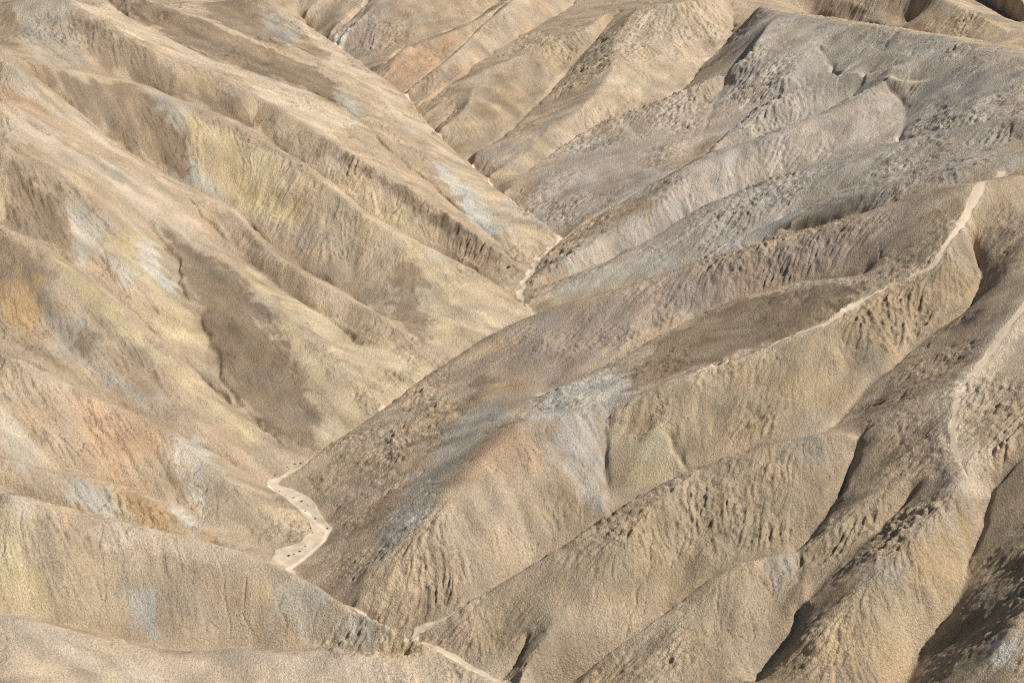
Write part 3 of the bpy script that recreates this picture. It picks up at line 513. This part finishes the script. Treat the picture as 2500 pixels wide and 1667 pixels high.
# broken, streaked mixing along the fall line, as washed clay shows
stn = streak(noise(sh2, S2, 2.4, 33), dx2, dy2, S2, 7.0, 8)
stw = noise(sh2, S2, 4.0, 34)
col *= (1 + .085 * stn + .06 * stw)[..., None]
warm = (noise(sh2, S2, 7, 35) * .025)[..., None]
col *= 1 + warm * np.array((1.0, .25, -.8), f4)
lum = col @ np.array((.3, .5, .2), f4)
col = col * .86 + lum[..., None] * np.array((1.16, 1.02, .74), f4) * .14
col = np.clip(col, .02, .85)

# ---------------------------------------------------------------- which hill each spot belongs to
GROUPS = [
    (('At', 'A2', 'Am'), 'broad brown and grey hill with a footpath along its crest'),
    (('B', 'B2', 'Bf'), 'rough brown ridge rising from the narrow wash strip at lower centre'),
    (('D',), 'short brown spur with a pale grey crest above the bottom edge'),
    (('Ct', 'C2'), 'yellow brown ridge topped by a wide pale worn strip on the right'),
    (('E',), 'dark rough slope filling the bottom right corner'),
    (('F', 'F2'), 'long grey ridge directly behind the broad hill with the footpath'),
    (('H2',), 'pale grey rounded spur with a curved bright face below the grey plateau'),
    (('H1',), 'narrow grey spur just left of the curved bright spur'),
    (('Pl', 'Pl2', 'S1'), 'smooth grey plateau shoulder sweeping to the upper right'),
    (('J', 'Jr', 'Jc'), 'grey brown pyramid shaped hill with a pointed top'),
    (('K', 'Kn'), 'hill with a dark left face and a bright streaked right face'),
    (('L', 'L2'), 'olive brown spur between the orange strip and the dark faced hill'),
    (('M',), 'dark edged spur running down beside the orange slope'),
    (('N',), 'orange slope in a hollow near the top'),
    (('N2',), 'mauve brown cone behind the orange slope'),
    (('O', 'O2'), 'distant hill with a pale blue grey stripe at the top edge'),
    (('P0',), 'smooth bank with a pale blue streak along the far side of the left hills'),
    (('P1',), 'brown ridge left of the smooth bank with the pale blue streak'),
    (('R1',), 'long ridge with a bright tan crest and a brown stripe on its flank'),
    (('R2',), 'steep ridge whose face carries the big yellow cliff patch'),
    (('R3',), 'narrow bright crested ridge below the yellow cliff patch'),
    (('R3b',), 'pinkish tan dome with a long brown lower face and a crack down its left side'),
    (('R4',), 'hill with a yellow and white stained face left of the long crack'),
    (('R5',), 'ridge with a straight yellow crest and a brown ochre left flank'),
    (('R6',), 'orange and grey mottled slope ending beside the pale wash'),
    (('R7',), 'low ridge with pale blue grey cliff above the long pink crest'),
    (('R8',), 'wide tan wall with a pinkish crest and yellow left end'),
    (('R9', 'R9f'), 'smooth pale pink mound along the bottom left edge'),
    (('q1', 'q2', 'q4'), 'olive slopes beyond the grey plateau in the top right corner'),
]
lab = np.zeros(rel.shape, np.int32)
for k, (names, label) in enumerate(GROUPS):
    _, m = raster([l for l in L if l[0] == 'C' and l[1] in names], 1, lambda l, r: 1.0)
    lab[m] = k + 1
block, _ = raster([l for l in L if l[0] == 'G'], 1, lambda l, r: 1.0)
block = (block > 0) & (lab == 0)
for phase in range(2):
    for it in range(300):
        p = np.pad(lab, 1, mode='edge')
        new = lab
        for s in ((p[:-2, 1:-1], p[2:, 1:-1], p[1:-1, :-2], p[1:-1, 2:]) if it % 2 else (p[1:-1, 2:], p[1:-1, :-2], p[2:, 1:-1], p[:-2, 1:-1])):
            new = np.where((new == 0) & (s > 0), s, new)
        if phase == 0:
            new = np.where(block, 0, new)
        if (new == lab).all():
            break
        lab = new

# ---------------------------------------------------------------- the ground mesh: fan of rows ever farther from the look-out
NA, NR = (1500, 2000)
AZ = math.radians(21.0)
azs = np.linspace(-AZ, AZ, NA)
rad = np.exp(np.linspace(math.log(186.0), math.log(672.0), NR))
gx = (np.tan(azs)[None, :] * rad[:, None]).astype(f4)
gy = (np.ones((1, NA)) * rad[:, None]).astype(f4)
gx = np.clip(gx, X0 + 1, X1 - 1)
gz = bil(z3, (gy - Y0) / S3, (gx - X0) / S3)
hx = (gx - X0) / S2 + .6 * bil(noise(sh2, S2, 1.6, 41), (gy - Y0) / S2, (gx - X0) / S2)
hy = (gy - Y0) / S2 + .6 * bil(noise(sh2, S2, 1.6, 42), (gy - Y0) / S2, (gx - X0) / S2)
cc = np.stack([bil(np.ascontiguousarray(col[..., k]), hy, hx) for k in range(3)], -1)
best = np.full(gx.shape, -1, f4)
vlab = np.zeros(gx.shape, np.int32)
li, lj = (gy - Y0), (gx - X0)
for k in range(1, len(GROUPS) + 1):
    f = bil(blur((lab == k).astype(f4), 1.3), li, lj)
    b = f > best
    vlab[b] = k
    best = np.maximum(best, f)


def line_mask(poly, width, gx, gy):
    """smooth band along a path on the ground"""
    d = np.full(gx.shape, 1e9, f4)
    wd = np.zeros(gx.shape, f4)
    for a, b, wa, wb in zip(poly[:-1], poly[1:], width[:-1], width[1:]):
        x0, x1 = min(a[0], b[0]) - 8, max(a[0], b[0]) + 8
        y0, y1 = min(a[1], b[1]) - 8, max(a[1], b[1]) + 8
        i = np.nonzero((gy[:, 0] > y0) & (gy[:, 0] < y1))[0]
        if len(i) == 0:
            continue
        sl = slice(i[0], i[-1] + 1)
        X, Y = gx[sl], gy[sl]
        ex, ey = b[0] - a[0], b[1] - a[1]
        t = np.clip(((X - a[0]) * ex + (Y - a[1]) * ey) / (ex * ex + ey * ey + 1e-9), 0, 1)
        q = np.hypot(X - a[0] - t * ex, Y - a[1] - t * ey)
        up = q < d[sl]
        d[sl] = np.where(up, q, d[sl])
        wd[sl] = np.where(up, wa + (wb - wa) * t, wd[sl])
    return d, wd


wob = bil(noise(sh2, S2, 3.0, 51), li / S2, lj / S2)
WASHLINE = np.array([(-70.13, 626.25, 0.25), (-57.69, 599.41, 0.25), (-42.73, 563.33, 0.25), (-35.21, 546.53, 0.25), (-29.6, 536.31, 0.25), (-27.69, 524.89, 0.25), (-22.88, 509.15, 0.25), (-15.76, 490.14, 0.25), (-7.37, 469.73, 0.25), (-2.93, 454.24, 0.25), (3.58, 440.0, 0.25), (11.26, 425.26, 0.25), (5.87, 411.55, 0.7), (3.78, 400.13, 0.7), (1.33, 389.76, 0.7), (3.64, 381.84, 0.35), (4.5, 375.68, 0.35), (-13.44, 348.26, 0.35), (-26.5, 324.99, 0.35), (-36.17, 309.91, 0.35), (-39.76, 304.74, 0.35), (-42.29, 301.27, 0.5), (-37.27, 295.52, 0.5), (-32.4, 287.56, 0.5), (-31.51, 281.79, 0.5), (-33.86, 276.35, 0.5), (-36.67, 272.83, 0.5), (-31.32, 264.65, 0.35), (-21.72, 254.75, 0.35), (-16.12, 249.64, 0.35), (-13.79, 248.75, 0.9), (-10.78, 246.76, 0.9), (-6.15, 242.42, 0.9), (-1.65, 238.88, 0.35), (1.5, 233.74, 0.35), (4.57, 229.46, 0.35)])
WASHPOLY = np.array([(-42.95, 300.41), (-39.14, 295.51), (-34.61, 288.35), (-33.56, 284.41), (-34.97, 280.39), (-38.95, 277.51), (-39.3, 273.81), (-35.46, 271.37), (-32.73, 276.49), (-30.8, 281.17), (-30.18, 285.66), (-31.74, 288.35), (-33.69, 293.37), (-35.38, 296.18), (-38.77, 299.73), (-41.57, 301.61)])
STRIP = np.array([(-15.63, 247.5, 0.5), (-14.25, 252.0, 0.6), (-11.64, 253.0, 0.5), (-8.69, 254.5, 0.25), (-6.72, 255.5, 0.05)])
CHANNEL = np.array([(-42.85, 300.75, 0.35), (-41.02, 298.0, 0.2), (-37.98, 294.75, 0.25), (-34.6, 290.75, 0.35), (-32.89, 287.5, 0.3), (-30.8, 284.75, 0.35), (-30.81, 281.5, 0.35), (-32.3, 278.0, 0.4), (-34.04, 274.5, 0.5), (-35.83, 271.75, 0.5)])
TRAILS = [[(99.31, 372.25, 0.9), (86.82, 342.25, 0.9), (81.42, 332.75, 0.6), (78.27, 328.25, 0.5), (75.91, 325.5, 0.5), (70.44, 324.75, 0.3), (64.48, 321.5, 0.45), (60.09, 318.0, 0.55), (55.78, 314.75, 0.5), (51.89, 314.0, 0.4), (47.86, 312.25, 0.38), (42.94, 309.25, 0.35), (38.95, 307.25, 0.3), (35.07, 306.0, 0.25), (31.23, 305.0, 0.2), (27.37, 303.5, 0.15), (1.4, 0.45)], [(90.04, 302.75, 0.7), (85.5, 298.0, 0.7), (80.41, 291.5, 0.65), (75.86, 284.75, 0.6), (71.58, 279.5, 0.5), (69.48, 273.75, 0.5), (68.2, 268.0, 0.5), (68.04, 262.25, 0.45), (68.36, 258.25, 0.3), (3.6, 0.85)], [(89.71, 470.25, 0.2), (95.06, 461.75, 0.25), (103.11, 456.75, 0.2), (0.8, 0.3)]]

zflat = bil(blur(z2, 2.0), li / S2, lj / S2)
# the dry wash: flat, pale, fine sand
dW, wW = line_mask(WASHLINE[:, :2], WASHLINE[:, 2], gx, gy)
edge = np.clip((wW - dW + wob * .3) / .35 + .5, 0, 1)
dS, wS = line_mask(STRIP[:, :2], STRIP[:, 2], gx, gy)
edge = np.maximum(edge, np.clip((wS - dS + wob * .1) / .3 + .5, 0, 1))
i = np.nonzero((gy[:, 0] > WASHPOLY[:, 1].min() - 2) & (gy[:, 0] < WASHPOLY[:, 1].max() + 2))[0]
sl = slice(i[0], i[-1] + 1)
X, Y = gx[sl] + wob[sl] * .12, gy[sl] + wob[sl] * .12
ins = np.zeros(X.shape, bool)
for k in range(len(WASHPOLY)):
    ax, ay = WASHPOLY[k]
    bx, by = WASHPOLY[(k + 1) % len(WASHPOLY)]
    ins ^= ((ay > Y) != (by > Y)) & (X < (bx - ax) * (Y - ay) / ((by - ay) if by != ay else 1e-9) + ax)
edge[sl] = np.maximum(edge[sl], ins)
washm = edge > .5
e3 = edge[..., None]
dC, wC = line_mask(CHANNEL[:, :2], CHANNEL[:, 2], gx, gy)
ch = np.clip((wC - dC + wob * .15) / .3 + .5, 0, 1)[..., None]
sand = (np.array((.54, .44, .325), f4) * (1 - ch) + np.array((.66, .555, .42), f4) * ch) * (1 + .08 * bil(noise(sh2, S2, 1.2, 61), li / S2, lj / S2) + .04 * bil(noise(sh2, S2, 6, 62), li / S2, lj / S2))[..., None]
cc = cc * (1 - e3) + sand * e3
gz = gz * (1 - .75 * edge) + (zflat - .12 * ch[..., 0]) * .75 * edge
# footpaths trodden along the crests
pathm = np.zeros(gx.shape, bool)
for tr in TRAILS:
    reach, amt = tr[-1]
    q = spline(np.array(tr[:-1]))
    d, w_ = line_mask(q[:, :2], q[:, 2], gx, gy)
    core = np.clip((w_ - d + wob * .10) / .3 + .5, 0, 1)
    halo = np.clip(1 - (d - w_) / reach + wob * .25, 0, 1) * (d < 7) * amt
    a = np.maximum(core, halo)[..., None]
    cc = cc * (1 - a) + np.array((.68, .545, .40), f4) * a
    gz = gz * (1 - .8 * core) + (zflat - .05) * .8 * core
    pathm |= core > .5
del zflat

# grain: wind- and rain-roughened crust, down to single clods
def grain(sc, seed, amp):
    rg = np.random.default_rng(seed)
    return rg.standard_normal(gx.shape).astype(f4) * amp


# ---------------------------------------------------------------- materials
def clay(name, rough_scale, bump, speck):
    m = bpy.data.materials.new(name)
    m.use_nodes = True
    n = m.node_tree
    n.nodes.clear()
    out = n.nodes.new("ShaderNodeOutputMaterial")
    bs = n.nodes.new("ShaderNodeBsdfPrincipled")
    bs.inputs["Roughness"].default_value = .95
    bs.inputs["Specular IOR Level"].default_value = .12
    at = n.nodes.new("ShaderNodeVertexColor")
    at.layer_name = "mineral"
    tc = n.nodes.new("ShaderNodeNewGeometry")
    nz = n.nodes.new("ShaderNodeTexNoise")
    nz.inputs["Scale"].default_value = 2.6 * rough_scale
    nz.inputs["Detail"].default_value = 6
    nz.inputs["Roughness"].default_value = .72
    n.links.new(tc.outputs["Position"], nz.inputs["Vector"])
    mp = n.nodes.new("ShaderNodeMapRange")
    mp.inputs["From Min"].default_value = .3
    mp.inputs["From Max"].default_value = .7
    mp.inputs["To Min"].default_value = 1 - speck
    mp.inputs["To Max"].default_value = 1 + speck
    n.links.new(nz.outputs["Fac"], mp.inputs["Value"])
    mx = n.nodes.new("ShaderNodeVectorMath")
    mx.operation = 'SCALE'
    n.links.new(at.outputs["Color"], mx.inputs[0])
    n.links.new(mp.outputs["Result"], mx.inputs["Scale"])
    n.links.new(mx.outputs[0], bs.inputs["Base Color"])
    n2 = n.nodes.new("ShaderNodeTexNoise")
    n2.inputs["Scale"].default_value = 3.4 * rough_scale
    n2.inputs["Detail"].default_value = 5
    n2.inputs["Roughness"].default_value = .65
    n.links.new(tc.outputs["Position"], n2.inputs["Vector"])
    n3 = n.nodes.new("ShaderNodeTexVoronoi")
    n3.inputs["Scale"].default_value = 5 * rough_scale
    n3.feature = 'SMOOTH_F1'
    n.links.new(tc.outputs["Position"], n3.inputs["Vector"])
    ad = n.nodes.new("ShaderNodeMath")
    ad.operation = 'MULTIPLY_ADD'
    ad.inputs[1].default_value = .15
    n.links.new(n3.outputs["Distance"], ad.inputs[0])
    n.links.new(n2.outputs["Fac"], ad.inputs[2])
    bp = n.nodes.new("ShaderNodeBump")
    bp.inputs["Strength"].default_value = 1.0
    bp.inputs["Distance"].default_value = bump
    n.links.new(ad.outputs[0], bp.inputs["Height"])
    n.links.new(bp.outputs[0], bs.inputs["Normal"])
    n.links.new(bs.outputs[0], out.inputs[0])
    return m


mat_clay = clay("weathered_clay", 1.0, .42, .35)
mat_sand = clay("wash_sand", 1.0, .04, .05)
mat_path = clay("trodden_clay", 1.0, .07, .08)

# ---------------------------------------------------------------- one object per hill, plus wash and footpath
vlab[washm] = 101
vlab[pathm & ~washm] = 102
ny, nx = gx.shape
vid = np.arange(ny * nx, dtype=np.int32).reshape(ny, nx)
# face label: from its lower-left corner
fl = vlab[:-1, :-1].ravel()
q = np.stack([vid[:-1, :-1], vid[:-1, 1:], vid[1:, 1:], vid[1:, :-1]], -1).reshape(-1, 4)
V = np.stack([gx, gy, gz], -1).reshape(-1, 3).astype(f4)
C4 = np.concatenate([cc.reshape(-1, 3), np.ones((ny * nx, 1), f4)], 1).astype(f4)
# normals of the whole ground, so neighbouring hills meet without a seam
du = np.gradient(V.reshape(ny, nx, 3), axis=1)
dv = np.gradient(V.reshape(ny, nx, 3), axis=0)
N = np.cross(du, dv).reshape(-1, 3)
N /= np.linalg.norm(N, axis=1, keepdims=True)


def sheet(name, faces, mat, label):
    used, inv = np.unique(faces.ravel(), return_inverse=True)
    me = bpy.data.meshes.new(name)
    me.vertices.add(len(used))
    me.vertices.foreach_set("co", V[used].ravel())
    me.loops.add(len(faces) * 4)
    me.loops.foreach_set("vertex_index", inv.astype(np.int32).ravel())
    me.polygons.add(len(faces))
    me.polygons.foreach_set("loop_start", np.arange(0, len(faces) * 4, 4, dtype=np.int32))
    me.update(calc_edges=True)
    me.polygons.foreach_set("use_smooth", np.ones(len(faces), bool))
    ca = me.color_attributes.new("mineral", 'FLOAT_COLOR', 'POINT')
    ca.data.foreach_set("color", C4[used].ravel())
    me.materials.append(mat)
    me.normals_split_custom_set_from_vertices(N[used])
    o = bpy.data.objects.new(name, me)
    scene.collection.objects.link(o)
    o["kind"] = "structure"
    o["label"] = label
    return o


for k, (names, label) in enumerate(GROUPS):
    f = q[fl == k + 1]
    if len(f):
        sheet("hill", f, mat_clay, label)
sheet("dry_wash_ground", q[fl == 101], mat_sand, "pale sandy dry wash winding between the feet of the hills")
sheet("footpath", q[fl == 102], mat_path, "pale trodden footpath running along the brown ridge crests")


def ground_z(x, y):
    j = np.interp(math.atan2(x, y), azs, np.arange(NA))
    i = np.interp(y, rad, np.arange(NR))
    return float(bil(gz, np.array([i]), np.array([j]))[0])


# ---------------------------------------------------------------- scrub on the wash
mb = bpy.data.materials.new("dry_scrub")
mb.use_nodes = True
b_ = mb.node_tree.nodes["Principled BSDF"]
b_.inputs["Roughness"].default_value = .9
nt = mb.node_tree
nn = nt.nodes.new("ShaderNodeTexNoise")
nn.inputs["Scale"].default_value = 9
rp = nt.nodes.new("ShaderNodeValToRGB")
rp.color_ramp.elements[0].color = (.05, .045, .03, 1)
rp.color_ramp.elements[1].color = (.15, .13, .08, 1)
nt.links.new(nn.outputs["Fac"], rp.inputs[0])
nt.links.new(rp.outputs[0], b_.inputs["Base Color"])


def shrub_mesh(seed, n=70):
    rg = random.Random(seed)
    vs, fs = [], []
    for _ in range(n):
        a = rg.uniform(0, 2 * math.pi)
        el = rg.uniform(.15, 1.45)
        ln = rg.uniform(.55, 1.0) * (.9 if el > .8 else 1)
        d = (math.cos(a) * math.cos(el), math.sin(a) * math.cos(el), math.sin(el) * .8)
        s = (-math.sin(a), math.cos(a), 0)
        k = len(vs)
        for t, w in ((0.02, .015), (.5, .03), (.85, .06)):
            bend = rg.uniform(-.08, .08)
            for sg in (-1, 1):
                vs.append(tuple(d[c] * ln * t + s[c] * (w * sg + bend) + (0, 0, rg.uniform(-.02, .02))[c] for c in range(3)))
        vs.append(tuple(d[c] * ln + s[c] * .02 for c in range(3)))
        fs += [(k, k + 1, k + 3, k + 2), (k + 2, k + 3, k + 5, k + 4), (k + 4, k + 5, k + 6)]
    me = bpy.data.meshes.new("scrub_bush")
    me.from_pydata(vs, [], fs)
    me.materials.append(mb)
    return me


kinds = [shrub_mesh(s) for s in range(4)]
SHRUBS = [
    (-36.44, 276.0, 0.42, 'bushiest dark clump at the lower left end of the wash scrub row'),
    (-35.67, 276.5, 0.28, 'low dark bush just right of the bushiest wash clump'),
    (-34.8, 277.5, 0.38, 'rounded dark bush midway along the scrub row on the wash'),
    (-34.07, 279.25, 0.28, 'dark bush at the upper right end of the scrub row'),
    (-36.08, 280.5, 0.3, 'lone dark bush at the foot of the tan slope above the scrub row'),
    (-33.68, 285.25, 0.28, 'small bush on the sand by the tan slope tip'),
    (-33.33, 283.75, 0.28, 'small bush just below the one by the tan slope tip'),
    (-30.94, 285.5, 0.36, 'dark bush at the right bank near the wash elbow'),
    (-40.47, 298.75, 0.26, 'first small bush on the upper sand flat'),
    (-39.3, 297.0, 0.24, 'second small bush along the upper sand flat'),
    (-37.82, 296.25, 0.32, 'third bush along the upper sand flat'),
    (-36.27, 295.0, 0.38, 'largest dark bush on the upper sand flat'),
    (-35.32, 291.75, 0.26, 'bush on the sand beside the pale channel bend'),
    (-35.05, 293.75, 0.22, 'tiny bush near the right rim of the upper sand flat'),
    (-33.27, 289.0, 0.3, 'dry bush in the middle of the sand below the bend'),
    (-37.81, 308.75, 0.42, 'dark bush clump on the ledge where the wash first appears'),
    (-38.82, 308.25, 0.36, 'bush clump just left of the ledge clump'),
    (-41.86, 304.0, 0.32, 'bush at the foot of the tan hill above the pale channel head'),
    (-39.99, 307.0, 0.28, 'small bush on the ledge uphill of the channel head'),
    (-0.64, 402.0, 0.75, 'single dark bush on the pale slope above the far wash'),
]
for k, (x, y, s, lb) in enumerate(SHRUBS):
    o = bpy.data.objects.new("scrub_bush", kinds[k % 4])
    scene.collection.objects.link(o)
    o.location = (x, y, ground_z(x, y) - .03)
    o.scale = (s, s, s * .85)
    o.rotation_euler = (0, 0, k * 1.7)
    o["label"] = lb
    o["category"] = "bush"
    o["group"] = "small dark bushes on the dry wash"
